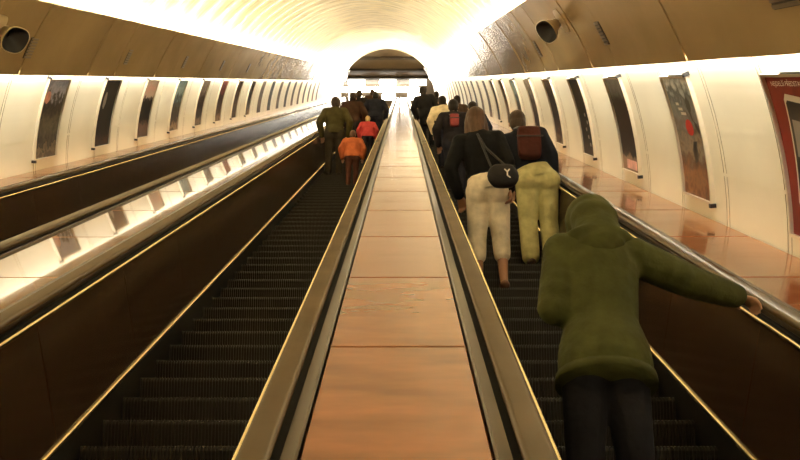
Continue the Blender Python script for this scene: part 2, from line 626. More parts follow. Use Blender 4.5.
dk = (.020, .013, .009)
br = (.10, .055, .03)
lt = (.62, .56, .50)
PM = {
    'face': print_mat('print_grey_face', [(0, (.10, .07, .05)), (.12, (.22, .17, .12)), (.16, (.05, .04, .035)), (.45, (.16, .14, .11)), (.62, (.07, .06, .06)), (.74, (.12, .11, .12)), (.84, (.45, .46, .58)), (1, (.30, .32, .45))], .16, 7, 1.0),
    'black': print_mat('print_black', [(0, (.03, .018, .012)), (.12, (.06, .035, .025)), (.16, (.012, .010, .010)), (.6, (.015, .013, .013)), (.8, (.05, .05, .055)), (1, (.02, .02, .02))], .1, 6, 3.0),
    'whitetop': print_mat('print_white_top', [(0, (.10, .06, .04)), (.2, (.16, .10, .08)), (.28, (.012, .010, .012)), (.66, (.015, .012, .016)), (.72, (.7, .62, .62)), (.85, (.75, .55, .58)), (1, (.8, .76, .74))], .08, 8, 5.0),
    'blue': print_mat('print_blue_top', [(0, (.10, .06, .04)), (.1, (.35, .25, .16)), (.2, (.08, .06, .05)), (.45, (.12, .10, .08)), (.6, (.15, .2, .25)), (.8, (.45, .6, .7)), (1, (.3, .45, .6))], .16, 6, 7.0),
    'pale': print_mat('print_pale_top', [(0, (.08, .05, .03)), (.1, (.25, .18, .13)), (.2, (.04, .03, .03)), (.6, (.06, .04, .035)), (.8, (.35, .33, .36)), (1, (.6, .58, .6))], .14, 6, 9.0),
    'red2': print_mat('print_maroon', [(0, (.12, .07, .04)), (.1, (.3, .2, .13)), (.2, (.06, .03, .02)), (.6, (.07, .03, .025)), (.8, (.25, .08, .08)), (1, (.5, .2, .2))], .14, 6, 11.0),
    'brown': print_mat('print_brown', [(0, (.06, .035, .02)), (.3, (.14, .09, .05)), (.6, (.05, .03, .02)), (1, (.2, .15, .1))], .25, 5, 13.0),
    'dusk': print_mat('print_dusk', [(0, (.25, .18, .12)), (.16, (.07, .04, .03)), (.5, (.03, .02, .02)), (.8, (.05, .04, .04)), (1, (.15, .12, .12))], .2, 5, 15.0),
    'city': print_mat('print_city', [(0, (.16, .07, .03)), (.12, (.30, .16, .08)), (.3, (.16, .10, .07)), (.42, (.30, .25, .20)), (.55, (.20, .17, .16)), (.72, (.30, .31, .33)), (.84, (.17, .19, .22)), (.95, (.55, .60, .66)), (1, (.7, .72, .74))], .16, 7, 17.0),
    'plum': print_mat('print_dark_brown', [(0, (.28, .18, .13)), (.15, (.30, .21, .16)), (.18, (.03, .015, .012)), (.45, (.05, .03, .025)), (.75, (.018, .010, .009)), (.87, (.22, .21, .22)), (1, (.34, .34, .36))], .07, 6, 19.0),
    'red': print_mat('print_red', [(0, (.20, .03, .02)), (.5, (.27, .045, .03)), (.85, (.25, .05, .035)), (1, (.20, .035, .028))], .25, 5, 21.0),
    'pinkish': mat('ink_pink', (.75, .38, .33), .4, noise=.3, nscale=12),
    'disc': mat('ink_red_disc', (.55, .035, .03), .4),
    'ink': mat('ink_black', (.02, .016, .015), .4),
    'white': mat('ink_white', (.85, .80, .76), .4),
    'silver': mat('ink_silver', (.75, .70, .62), .3),
    'greyink': mat('ink_grey', (.30, .28, .27), .4),
}

# left-hand wall
ZL0 = 10.1
Lp = [('face', 'framed poster with a pink face and lilac top, nearest on the left wall'),
      ('black', 'almost black framed poster with one pale streak, second along the left wall'),
      ('whitetop', 'framed poster with a white top over a black middle, third along the left wall'),
      ('blue', 'framed poster with a light blue top, fourth along the left wall'),
      ('pale', 'dark framed poster fading to pale at the top, fifth along the left wall'),
      ('red2', 'dark maroon framed poster with a pinkish top, sixth along the left wall'),
      ('brown', 'slim-looking brown framed poster, seventh along the left wall'),
      ('dusk', 'slim-looking dark framed poster, eighth along the left wall'),
      ('brown', 'brown framed poster, ninth along the left wall'),
      ('black', 'blackish framed poster, tenth along the left wall')]
for i in range(18):
    z = ZL0 + 1.965 * i
    if i < len(Lp):
        t, org = poster(-1, z, PM[Lp[i][0]], Lp[i][1], i < 8, 'posters on the left wall', arm=False)
    else:
        t, org = poster(-1, z, PM[('dusk', 'brown', 'black')[i % 3]], 'tiny far framed poster near the upper end of the left wall', False, 'distant posters on the left wall')
    if i == 0:
        ink(-1, org, t, 'printed_face', PM['pinkish'], disc(.13, .74, .085, .075, wob=.08))
    if i == 1:
        ink(-1, org, t, 'printed_figure', PM['greyink'], disc(.2, .66, .06, .12, wob=.1))
# right-hand wall
ZR0 = 6.42
Rp = [('red', 'red framed poster showing a black phone, nearest on the right wall'),
      ('city', 'framed poster of a grey city view with a red disc on it'),
      ('plum', 'dark brown framed poster with a grey top, next beyond the red-disc poster'),
      ('black', 'blackish framed poster, second beyond the red-disc poster'),
      ('dusk', 'dark framed poster with lighter foot, third beyond the red-disc poster'),
      ('pale', 'pale-topped brown framed poster, fourth beyond the red-disc poster'),
      ('blue', 'framed poster with a blue top, fifth beyond the red-disc poster'),
      ('brown', 'brown framed poster, sixth beyond the red-disc poster'),
      ('black', 'blackish framed poster, seventh beyond the red-disc poster')]
for i in range(20):
    z = ZR0 + 1.99 * (i - 1)
    if i < len(Rp):
        t, org = poster(1, z, PM[Rp[i][0]], Rp[i][1], True, 'posters on the right wall')
    else:
        t, org = poster(1, z, PM[('dusk', 'brown', 'black')[i % 3]], 'tiny far framed poster near the upper end of the right wall', False, 'distant posters on the right wall')
    if i == 1:
        ink(1, org, t, 'printed_disc', PM['disc'], disc(.30, .56, .085, .065))
        ink(1, org, t, 'printed_figure', PM['ink'], disc(.20, .74, .05, .055, 12, .2) + [])
        ink(1, org, t, 'printed_figure', PM['ink'], [(.20, .62), (.12, .60), (.08, .54), (.10, .52), (.16, .57), (.19, .70), (.25, .72)])
        ink(1, org, t, 'printed_figure', PM['ink'], [(.24, .30), (.20, .36), (.22, .42), (.18, .46), (.28, .45), (.33, .38), (.30, .28)])
        for k_, (u, a, w) in enumerate(((.36, .69, .10), (.30, .655, .12), (.42, .73, .07))):
            ink(1, org, t, 'printed_roof', PM['white'], [(u, a), (u + w, a), (u + w, a + .022), (u, a + .022)])
    if i == 2:
        ink(1, org, t, 'printed_panel', PM['pinkish'], [(.10, .04), (.48, .04), (.48, .13), (.10, .13)])
    if i == 3:
        for q in range(5):
            ink(1, org, t, 'printed_spot', PM['greyink'], disc(.2 + .06 * (q % 3), .15 + .09 * q, .04, .025, 8, .2))
    if i == 0:
        # the phone, tilted, with a bright rim and a row of printed keys
        def ph(pts, c=(.31, .50), ang=math.radians(6)):
            return [(c[0] + 1.3 * (u * math.cos(ang) - a * math.sin(ang)), c[1] + 1.2 * (u * math.sin(ang) + a * math.cos(ang))) for u, a in pts]
        ink(1, org, t, 'printed_phone_rim', PM['silver'], ph([(-.13, -.28), (-.15, -.25), (-.15, .25), (-.13, .28), (.13, .28), (.15, .25), (.15, -.25), (.13, -.28)]), .0165)
        ink(1, org, t, 'printed_phone', PM['ink'], ph([(-.12, -.265), (-.135, -.24), (-.135, .235), (-.12, .25), (.12, .25), (.135, .235), (.135, -.24), (.12, -.265)]), .018)
        ink(1, org, t, 'printed_phone_screen', PM['greyink'], ph([(-.11, -.02), (-.11, .16), (.11, .16), (.11, -.02)]), .0195)
        for r_ in range(4):
            for c_ in range(3):
                u0, a0 = -.10 + .07 * c_, -.22 + .045 * r_
                ink(1, org, t, 'printed_key', PM['silver'], ph([(u0, a0), (u0 + .055, a0), (u0 + .055, a0 + .03), (u0, a0 + .03)]), .0195)
        # heading
        fc = bpy.data.curves.new('heading', 'FONT')
        fc.body = 'NEJDELŠÍ PŘEDSTAVENÍ'
        fc.size = .05
        tmp = bpy.data.objects.new('heading_tmp', fc); COL.objects.link(tmp)
        dg = bpy.context.evaluated_depsgraph_get()
        me = bpy.data.meshes.new_from_object(tmp.evaluated_get(dg))
        bpy.data.objects.remove(tmp)
        wmax = max(v.co.x for v in me.vertices)
        sc_ = .46 / wmax
        for v in me.vertices:
            u, a = v.co.x * sc_, v.co.y * 1.0
            v.co = wall_pt(1, org.y + .58 - u, .895 + a * .8, .0165) - org
        me.materials.append(PM['white'])
        ho = bpy.data.objects.new('heading', me); COL.objects.link(ho); ho.parent = t

# ------------------------------------------------------------------ fittings on the soffit belts
def sof_frame(side, z, n):
    f = phi(R_SOF, n)
    o = P(CX + side * R_SOF * math.cos(f), z, CN + R_SOF * math.sin(f))
    inn = Vector((-side * math.cos(f), 0, -math.sin(f)))      # off the panel, into the tunnel
    up = Vector((-side * math.sin(f), 0, math.cos(f)))        # up the panel
    return o, inn, up


def oriented_box(bm, o, ax, c, h, mi=0):
    vs = [bm.verts.new(o + ax[0] * (c[0] + i * h[0]) + ax[1] * (c[1] + j * h[1]) + ax[2] * (c[2] + k * h[2])) for i in (-1, 1) for j in (-1, 1) for k in (-1, 1)]
    for f in ((0, 1, 3, 2), (4, 6, 7, 5), (0, 4, 5, 1), (2, 3, 7, 6), (0, 2, 6, 4), (1, 5, 7, 3)):
        bm.faces.new([vs[i] for i in f]).material_index = mi


def vent(side, D, n, label, w=.085, h=.115):
    z = (D - math.sin(TAU) * -n) / math.cos(TAU)
    o, inn, up = sof_frame(side, z, n)
    t = empty('vent_grille', RX @ o); tag(t, label, 'vent', 'vents in the cove panels')
    ax = (Vector((0, 1, 0)), up, inn)
    z_ = Vector((0, 0, 0))
    bm = bmesh.new(); oriented_box(bm, z_, ax, (0, 0, -.002), (w, h, .006)); obj('backing', bm, M['beam'], t)
    for i in range(7):
        bm = bmesh.new(); oriented_box(bm, z_, ax, (0, -h * .86 + i * h * .286, .008), (w * .97, h * .09, .004)); obj('slat', bm, M['vent'], t)


for i, (D, n, w) in enumerate(((9.0, .345, 'nearest on the left cove'), (12.2, .345, 'second along the left cove'), (15.4, .345, 'third along the left cove'), (18.6, .345, 'fourth along the left cove'), (21.8, .345, 'fifth along the left cove'))):
    vent(-1, D, n, 'small brown slatted vent in the tan panels, ' + w)
vent(1, 4.20, .455, 'brown slatted vent cut by the top right corner of the picture', .16, .12)
vent(1, 7.95, .43, 'small brown slatted vent right of the loudspeaker on the right cove')
vent(1, 11.7, .43, 'small brown slatted vent beyond the loudspeaker on the right cove')


def loudspeaker(side, D, n, label):
    z = (D - math.sin(TAU) * -n) / math.cos(TAU)
    o, inn, up = sof_frame(side, z, n)
    t = empty('loudspeaker', RX @ o); tag(t, label, 'loudspeaker', 'loudspeakers on the coves')
    ax = (Vector((0, 1, 0)), up, inn)
    zero = Vector((0, 0, 0))
    bm = bmesh.new()
    # rounded mounting plate
    pts = rounded(0, 0, .30, .27, .08, 5)
    for h0 in (0, .012):
        pass
    a = [bm.verts.new(ax[0] * (x - .11) + ax[1] * y) for x, y in pts]
    b = [bm.verts.new(ax[0] * (x - .11) + ax[1] * y + inn * .014) for x, y in pts]
    bm.faces.new(a[::-1]); bm.faces.new(b)
    for i in range(len(a)):
        bm.faces.new((a[i], a[(i + 1) % len(a)], b[(i + 1) % len(a)], b[i]))
    obj('mounting_plate', bm, M['spk'], t)
    bm = bmesh.new(); oriented_box(bm, zero, ax, (0, 0, .05), (.02, .025, .05)); obj('bracket', bm, M['black'], t)
    # horn: flared square-round shell, mouth looking down the slope and into the tunnel
    d = (Vector((0, -1, 0)) * .50 + inn * .82 - up * .05).normalized()
    e1 = d.cross(up).normalized(); e2 = e1.cross(d).normalized()
    c0 = inn * .07

    def ring(bm, dist, r, pw=2.6, n=28):
        out = []
        for i in range(n):
            q = 2 * math.pi * i / n
            c, s = math.cos(q), math.sin(q)
            m_ = (abs(c) ** pw + abs(s) ** pw) ** (-1 / pw)
            out.append(bm.verts.new(c0 + d * dist + e1 * (r * m_ * c) + e2 * (r * m_ * s)))
        return out
    bm = bmesh.new()
    prof = [(-.03, .055), (.02, .065), (.07, .090), (.13, .122), (.14, .130), (.145, .122)]
    rs = [ring(bm, dd, r) for dd, r in prof]
    for p, q in zip(rs, rs[1:]):
        for i in range(28):
            bm.faces.new((p[i], p[(i + 1) % 28], q[(i + 1) % 28], q[i]))
    bm.faces.new(rs[0])
    hs = obj('horn_shell', bm, M['spk'], t, smooth=True)
    bm = bmesh.new()
    rs = [ring(bm, dd, r) for dd, r in ((.142, .120), (.09, .088), (.05, .055), (.03, .03))]
    for p, q in zip(rs, rs[1:]):
        for i in range(28):
            bm.faces.new((p[i], p[(i + 1) % 28], q[(i + 1) % 28], q[i]))
    bm.faces.new(rs[-1])
    obj('horn_mouth', bm, M['black'], hs, smooth=True)


loudspeaker(1, 9.35, .63, 'cream horn loudspeaker with a dark mouth on the right cove')
loudspeaker(-1, 8.15, .485, 'cream horn loudspeaker cut by the upper left picture edge')

# ------------------------------------------------------------------ people
CLOTH = {}


def cloth(col, rough=.8, nz=.25):
    k = (col, rough)
    if k not in CLOTH:
        CLOTH[k] = mat('fabric', col, rough, spec=.12, noise=nz, nscale=9, bump=.5, bscale=14)
    return CLOTH[k]


def skinmat(col=(.42, .22, .13)):
    k = ('skin', col)
    if k not in CLOTH:
        CLOTH[k] = mat('skin', col, .5)
    return CLOTH[k]


def hairmat(col):
    k = ('hair', col)
    if k not in CLOTH:
        CLOTH[k] = mat('hair', tuple(c * .55 for c in col), .55, spec=.2, noise=.35, nscale=30, stretch=(1, 1, .15), bump=.5, bscale=40, bstretch=(1, 1, .1))
    return CLOTH[k]


def loft(bm, rings):
    prev = None
    first = None
    for r in rings:
        vs = [bm.verts.new(p) for p in r]
        if prev:
            k = len(vs)
            for i in range(k):
                bm.faces.new((prev[i], prev[(i + 1) % k], vs[(i + 1) % k], vs[i]))
        else:
            first = vs
        prev = vs
    bm.faces.new(first[::-1]); bm.faces.new(prev)


def limb(bm, p0, p1, r0, r1, k=12, flat=1.0, wide=None):
    p0, p1 = Vector(p0), Vector(p1)
    d = (p1 - p0)
    L = d.length
    if L < 1e-6:
        d = Vector((0, 0, 1)); L = 1e-6
    d = d.normalized()
    u = wide or (Vector((1, 0, 0)) if abs(d.x) < .8 else Vector((0, 1, 0)))
    u = Vector(u)
    u = (u - d * u.dot(d)).normalized(); v = d.cross(u)
    rings = []
    for q in (-80, -50, -20):
        a = math.radians(q)
        rings.append((p0 + d * r0 * math.sin(a), r0 * math.cos(a)))
    for t in (.15, .35, .5, .65, .85):
        rings.append((p0 + d * L * t, r0 + (r1 - r0) * t))
    for q in (20, 50, 80):
        a = math.radians(q)
        rings.append((p1 + d * r1 * math.sin(a), r1 * math.cos(a)))
    loft(bm, [[c + u * (r * math.cos(2 * math.pi * i / k)) + v * (r * flat * math.sin(2 * math.pi * i / k)) for i in range(k)] for c, r in rings])


def ellip(bm, c, rx, ry, rz, rot=None, nu=16, nv=10):
    c = Vector(c)
    rings = []
    for j in range(nv + 1):
        a = -math.pi / 2 + math.pi * (j + .15) / (nv + .3)
        rings.append([Vector((rx * math.cos(a) * math.cos(2 * math.pi * i / nu), ry * math.cos(a) * math.sin(2 * math.pi * i / nu), rz * math.sin(a))) for i in range(nu)])
    loft(bm, [[c + (rot @ p if rot else p) for p in r] for r in rings])


def fuse(name, bm, m, parent, voxel, smooth=5):
    """Union the overlapping volumes into one continuous skin."""
    bmesh.ops.recalc_face_normals(bm, faces=bm.faces)
    me = bpy.data.meshes.new(name + '_raw'); bm.to_mesh(me); bm.free()
    o = bpy.data.objects.new(name, me); COL.objects.link(o)
    r = o.modifiers.new('r', 'REMESH'); r.mode = 'VOXEL'; r.voxel_size = voxel
    s = o.modifiers.new('s', 'SMOOTH'); s.factor = .5; s.iterations = smooth
    dg = bpy.context.evaluated_depsgraph_get()
    new = bpy.data.meshes.new_from_object(o.evaluated_get(dg))
    o.modifiers.clear()
    o.data = new
    new.name = name
    bpy.data.meshes.remove(me)
    new.materials.clear(); new.materials.append(m)
    for p in new.polygons:
        p.use_smooth = True
    o.parent = parent
    return o


def person(label, X, Z, phase, H=1.7, top=(.02, .02, .02), legs=(.02, .02, .03), hair=(.05, .03, .02), shoes=(.02, .015, .012), skin=(.42, .22, .13), wide=1.0,
           lean=3, tilt=0, head_pitch=6, hem=.86, hem_flare=0.0, cuff=.05, inflate=.022, sleeve=1.0, wl=None, wr=None, hairstyle='short', hood=False, yaw=0, voxel=.012, face=False,
           group=None, feet=(0, 0), leginf=.014, shoe='shoe'):
    k = round((Z - phase) / SP)
    zz = phase + k * SP
    root_w = W(X, zz, STEP_N) + Vector((0, .15, 0))
    t = empty('person', root_w, inc=False)
    t.rotation_euler = (0, 0, math.radians(yaw))
    tag(t, label, 'person', group)
    s = H / 1.7
    hipz = .88
    inv = Matrix.Rotation(math.radians(-yaw), 3, 'Z')

    def L(p):                    # bend at the hips
        p = Vector(p)
        q = p - Vector((0, 0, hipz))
        q = Matrix.Rotation(math.radians(-lean), 3, 'X') @ q
        q = Matrix.Rotation(math.radians(tilt), 3, 'Y') @ q
        return (q + Vector((0, 0, hipz))) * s
    S = lambda p: Vector(p) * s

    def torso(bm, inf, z0=.80, z1=1.45, flare=0.0):
        prof = [(.78, .0, .150, .105), (.86, -.012, .165, .125), (.93, -.012, .165, .122), (1.05, .0, .140, .100), (1.18, .0, .155, .108), (1.30, .0, .170, .112), (1.38, -.005, .160, .095), (1.43, -.01, .100, .075), (1.47, -.005, .062, .060)]
        rings = []
        zs = [z0] + [p[0] for p in prof if z0 < p[0] < z1] + [z1]
        for z in zs:
            for a, b in zip(prof, prof[1:]):
                if a[0] <= z <= b[0]:
                    q = (z - a[0]) / (b[0] - a[0])
                    y, rx, ry = (a[i] + (b[i] - a[i]) * q for i in (1, 2, 3))
                    break
            else:
                y, rx, ry = prof[0][1:] if z < prof[0][0] else prof[-1][1:]
            fl = flare * max(0, (1.1 - z) / .3)
            rx = (rx + inf + fl) * wide; ry = ry + inf + fl
            rings.append([L((rx * math.cos(2 * math.pi * i / 20), y + ry * math.sin(2 * math.pi * i / 20), z)) for i in range(20)])
        loft(bm, rings)

    sh = [L((-.175 * wide, -.01, 1.385)), L((.175 * wide, -.01, 1.385))]
    ua, fa = .29 * s, .25 * s
    wrists = []
    for side, w in ((-1, wl), (1, wr)):
        if w is None:
            w = L((side * .25 * wide, .10, .93))
        else:
            w = inv @ (W(*w) - root_w)
        wrists.append(w)
    elbows = []
    for side, a, w in zip((-1, 1), sh, wrists):
        d = w - a
        if d.length > (ua + fa) * .985:
            w = a + d.normalized() * (ua + fa) * .985
            wrists[0 if side < 0 else 1] = w
            d = w - a
        D = d.length
        x = (ua * ua - fa * fa + D * D) / (2 * D)
        hgt = math.sqrt(max(0, ua * ua - x * x))
        pole = Vector((side * .55, -.5, -.75))
        pole = (pole - d.normalized() * pole.dot(d.normalized())).normalized()
        elbows.append(a + d.normalized() * x + pole * hgt)
    hips = [S((-.088 * wide, -.005, .88)), S((.088 * wide, -.005, .88))]
    knees = [S((-.098, .03 + feet[0] * .3, .48)), S((.098, .03 + feet[1] * .3, .48))]
    ank = [S((-.10, -.03 + feet[0], .085)), S((.10, -.03 + feet[1], .085))]
    HR = Matrix.Rotation(math.radians(-head_pitch), 3, 'X')
    neck0 = L((0, -.01, 1.43)); neck1 = L((0, .015, 1.52))
    hc = neck1 + HR @ Vector((0, .015, .075)) * s

    def hp(p):
        return hc + HR @ (Vector(p) * s)
    # body
    bm = bmesh.new()
    torso(bm, 0, .93)
    limb(bm, S((-.07 * wide, -.005, .90)), S((.07 * wide, -.005, .90)), .095 * s, .095 * s)
    limb(bm, sh[0], sh[1], .055 * s, .055 * s)
    limb(bm, neck0, neck1, .056 * s, .052 * s)
    ellip(bm, hp((0, 0, .015)), .074 * s, .093 * s, .100 * s, HR)
    ellip(bm, hp((0, .03, -.055)), .056 * s, .062 * s, .062 * s, HR)         # jaw
    limb(bm, hp((0, .088, .01)), hp((0, .108, -.025)), .009 * s, .014 * s)   # nose
    ellip(bm, hp((0, .080, -.062)), .024 * s, .014 * s, .010 * s, HR)        # lips
    for sd in (-1, 1):
        ellip(bm, hp((sd * .076, -.005, -.01)), .012 * s, .022 * s, .034 * s, HR)
        i = 0 if sd < 0 else 1
        limb(bm, hips[i], knees[i], .082 * s, .055 * s)
        limb(bm, knees[i], ank[i], .055 * s, .036 * s)
        limb(bm, knees[i] + S((0, -.02, -.1)), knees[i] + S((0, -.022, -.2)), .048 * s, .040 * s)
        limb(bm, ank[i] + S((0, -.03, -.045)), ank[i] + S((sd * .015, .14, -.055)), .036 * s, .028 * s, wide=(1, 0, 0), flat=.8)
        limb(bm, sh[i], elbows[i], .050 * s, .040 * s)
        limb(bm, elbows[i], wrists[i], .040 * s, .027 * s)
        # hand: palm, four fingers of unequal length, thumb from the side of the palm
        fd = (wrists[i] - elbows[i]).normalized()
        acr = fd.cross(Vector((0, 0, 1)))
        acr = acr.normalized() if acr.length > .1 else Vector((0, 1, 0))
        dn = acr.cross(fd).normalized()
        if dn.z > 0:
            dn = -dn
        pe = wrists[i] + fd * .085 * s
        limb(bm, wrists[i] + fd * .01 * s, pe, .030 * s, .038 * s, flat=.42, wide=acr)
        for q, ln in enumerate((.068, .078, .072, .056)):
            b0 = pe + acr * ((q - 1.5) * .0195 * s)
            b1 = b0 + (fd * .85 + dn * .4).normalized() * ln * .5 * s
            b2 = b1 + (fd * .45 + dn * .9).normalized() * ln * .5 * s
            limb(bm, b0 - fd * .02 * s, b1, .0095 * s, .0088 * s, 8); limb(bm, b1, b2, .0088 * s, .0075 * s, 8)
        tb = wrists[i] + fd * .03 * s + acr * (-sd * .028 * s)
        t1 = tb + (fd * .6 - acr * sd * .6 + dn * .3).normalized() * .035 * s
        t2 = t1 + (fd * .9 + dn * .4).normalized() * .030 * s
        limb(bm, tb, t1, .012 * s, .0105 * s, 8); limb(bm, t1, t2, .0105 * s, .0085 * s, 8)
    body_o = fuse('body', bm, skinmat(skin), t, voxel * .7, 3)
    # top
    bm = bmesh.new()
    torso(bm, inflate, hem, 1.46, hem_flare)
    limb(bm, sh[0], sh[1], (.055 + inflate) * s, (.055 + inflate) * s)
    for i in (0, 1):
        end = elbows[i].lerp(wrists[i], max(0, sleeve * 2 - 1) * .96)
        limb(bm, sh[i], elbows[i], (.052 + inflate) * s, (.042 + inflate) * s)
        if sleeve > .5:
            limb(bm, elbows[i], end, (.042 + inflate) * s, (.032 + inflate * .8) * s)
            if inflate > .03:     # soft folds where the sleeve bends
                d = (elbows[i] - sh[i])
                for q in (.55, .75):
                    c = sh[i] + d * q
                    limb(bm, c - Vector((.0, .03, 0)), c + Vector((.0, .03, .02)), .058 * s, .056 * s)
    top_o = fuse('jacket' if inflate > .03 else 'top', bm, cloth(top), t, voxel, 4)
    if hood:
        bm = bmesh.new()
        ellip(bm, hp((0, -.022, .028)), .112 * s, .128 * s, .125 * s, HR)
        ellip(bm, hp((0, -.06, -.05)), .105 * s, .09 * s, .11 * s, HR)
        limb(bm, hp((0, -.05, -.05)), L((0, -.05, 1.40)), .095 * s, .115 * s, wide=(1, 0, 0))
        for i in range(8):
            a0, a1 = math.radians(200 + 140 * i / 8), math.radians(200 + 140 * (i + 1) / 8)
            limb(bm, L((.13 * math.cos(a0), -.02 + .11 * math.sin(a0), 1.43)), L((.13 * math.cos(a1), -.02 + .11 * math.sin(a1), 1.43)), .026 * s, .026 * s)
        fuse('hood', bm, cloth(top), top_o, voxel, 4)
        bm = bmesh.new()
        rg = []
        for z, e in ((hem - .004, .006), (hem + .035, .005)):
            fl = hem_flare * max(0, (1.1 - z) / .3)
            rg.append([L(((.165 + inflate + fl + e) * wide * math.cos(2 * math.pi * i / 24), -.012 + (.122 + inflate + fl + e) * math.sin(2 * math.pi * i / 24), z)) for i in range(24)])
        loft(bm, rg)
        obj('hem_band', bm, cloth(tuple(c * .8 for c in top)), top_o, smooth=True)
    # trousers
    bm = bmesh.new()
    torso(bm, leginf, .87, 1.02)
    limb(bm, S((-.06 * wide, -.012, .885)), S((.06 * wide, -.012, .885)), (.105 + leginf) * s, (.105 + leginf) * s)
    for i in (0, 1):
        limb(bm, hips[i], knees[i], (.086 + leginf) * s, (.058 + leginf) * s)
        lowz = knees[i].lerp(ank[i], max(.05, min(1, (.48 - cuff) / .395)) * .93)
        limb(bm, knees[i], lowz, (.057 + leginf) * s, (.045 + leginf * 1.2) * s)
        ellip(bm, hips[i] + S((0, -.03, -.01)), (.098 + leginf) * s * min(1, wide), (.098 + leginf) * s * min(1, wide + .08), .13 * s)
    fuse('trousers', bm, cloth(legs), t, voxel, 3)
    for i, sd in ((0, -1), (1, 1)):
        bm = bmesh.new()
        limb(bm, ank[i] + S((0, -.035, -.042)), ank[i] + S((sd * .015, .15, -.05)), .043 * s, .034 * s, wide=(1, 0, 0), flat=.85)
        bmesh.ops.bisect_plane(bm, geom=bm.verts[:] + bm.edges[:] + bm.faces[:], plane_co=(0, 0, .001), plane_no=(0, 0, -1), clear_outer=True)
        obj(shoe, bm, cloth(shoes, .5), t, smooth=True)
    # hair
    bm = bmesh.new()
    ellip(bm, hp((0, -.016, .034)), .090 * s, .106 * s, .103 * s, HR)
    ellip(bm, hp((0, -.045, -.03)), .084 * s, .068 * s, .095 * s, HR)
    if hairstyle == 'long':
        limb(bm, hp((0, -.06, .0)), hp((0, -.085, -.16)), .082 * s, .066 * s, flat=.6, wide=(1, 0, 0))
        for sd in (-1, 1):
            limb(bm, hp((sd * .06, -.02, .0)), hp((sd * .075, -.045, -.15)), .04 * s, .034 * s)
    if hairstyle == 'bun':
        ellip(bm, hp((0, -.12, .03)), .05 * s, .045 * s, .05 * s, HR)
    fuse('hair', bm, hairmat(hair), t, voxel * .8, 3)
    if hairstyle == 'cap':
        bm = bmesh.new()
        ellip(bm, hp((0, -.005, .075)), .096 * s, .112 * s, .055 * s, HR)
        limb(bm, hp((0, .07, .055)), hp((0, .145, .040)), .075 * s, .060 * s, flat=.12, wide=(1, 0, 0))
        fuse('cap', bm, cloth((.015, .013, .013)), t, voxel, 2)
    if face:
        for sd in (-1, 1):
            bm = bmesh.new(); ellip(bm, hp((sd * .031, .079, .012)), .014 * s, .010 * s, .010 * s, HR)
            obj('eye', bm, M['black'], body_o, smooth=True)
        bm = bmesh.new(); ellip(bm, hp((0, .091, -.062)), .022 * s, .006 * s, .005 * s, HR)
        obj('mouth', bm, cloth((.3, .08, .07)), body_o, smooth=True)
    return dict(root=t, root_w=root_w, L=L, sh=sh, s=s)


PR, PL = 3.655, 3.985
FINE, MID, FAR = .010, .013, .018
woman = person('woman in cropped white trousers and black top standing by the central balustrade', .755, 7.33, PR, 1.76, top=(.004, .004, .005), legs=(.66, .58, .46), hair=(.11, .055, .03), skin=(.36, .18, .10), shoes=(.14, .07, .045),
               wide=.93, lean=2, tilt=-7, head_pitch=8, hem=.94, cuff=.31, inflate=.020, leginf=.022, hairstyle='long', voxel=FINE, face=True, wr=(.95, 7.75, -.98), feet=(.03, -.02))
khaki = person('person in light khaki trousers and dark jacket ahead of the green jacket', 1.33, 8.25, PR, 1.74, top=(.007, .008, .013), legs=(.50, .46, .22), hair=(.075, .045, .025), shoes=(.05, .03, .02),
               wide=1.04, lean=7, tilt=-13, head_pitch=10, hem=.93, inflate=.030, leginf=.034, cuff=.06, hairstyle='short', voxel=FINE, face=True, wr=(1.50, 8.75, -1.0))
green = person('person in hooded olive green jacket and dark jeans reaching for the handrail', .75, 2.67, PR, 1.61, top=(.048, .051, .015), legs=(.012, .012, .016), hair=(.045, .03, .018),
               wide=.84, lean=14, tilt=4, head_pitch=48, hem=.78, hem_flare=.03, inflate=.031, hood=True, hairstyle='short', voxel=FINE, face=True, wl=(.78, 3.45, -.95), wr=(1.52, 3.66, -.945))
person('person in black coat and dark cap highest along the central balustrade', .69, 23.6, PR, 1.88, top=(.010, .009, .010), legs=(.012, .012, .015), hair=(.03, .02, .015), hairstyle='cap', wide=1.0, tilt=-9, inflate=.04, hem=.6, voxel=MID)
person('person in cream jacket standing between two black-clad riders', .90, 17.9, PR, 1.70, top=(.72, .62, .44), legs=(.02, .02, .03), hair=(.03, .02, .015), inflate=.035, wide=1.0, tilt=-6, voxel=MID)
dark_rider = person('person in dark coat wearing a red backpack beyond the white-trousered woman', .84, 13.9, PR, 1.70, top=(.016, .013, .016), legs=(.02, .02, .03), hair=(.025, .017, .012), inflate=.03, wide=1.0, voxel=MID)
person('dark-haired person in navy jacket close behind the cream jacket', 1.28, 15.5, PR, 1.62, top=(.015, .018, .03), legs=(.02, .02, .02), hair=(.04, .025, .015), inflate=.03, voxel=MID)
person('person in brown coat by the right handrail beyond the khaki trousers', 1.30, 20.5, PR, 1.66, top=(.06, .035, .02), legs=(.02, .015, .012), hair=(.03, .018, .01), inflate=.03, voxel=FAR)
person('person in black jacket beyond the brown coat by the right handrail', 1.05, 26.5, PR, 1.70, top=(.012, .010, .010), legs=(.02, .02, .02), hair=(.03, .02, .012), inflate=.03, voxel=FAR)

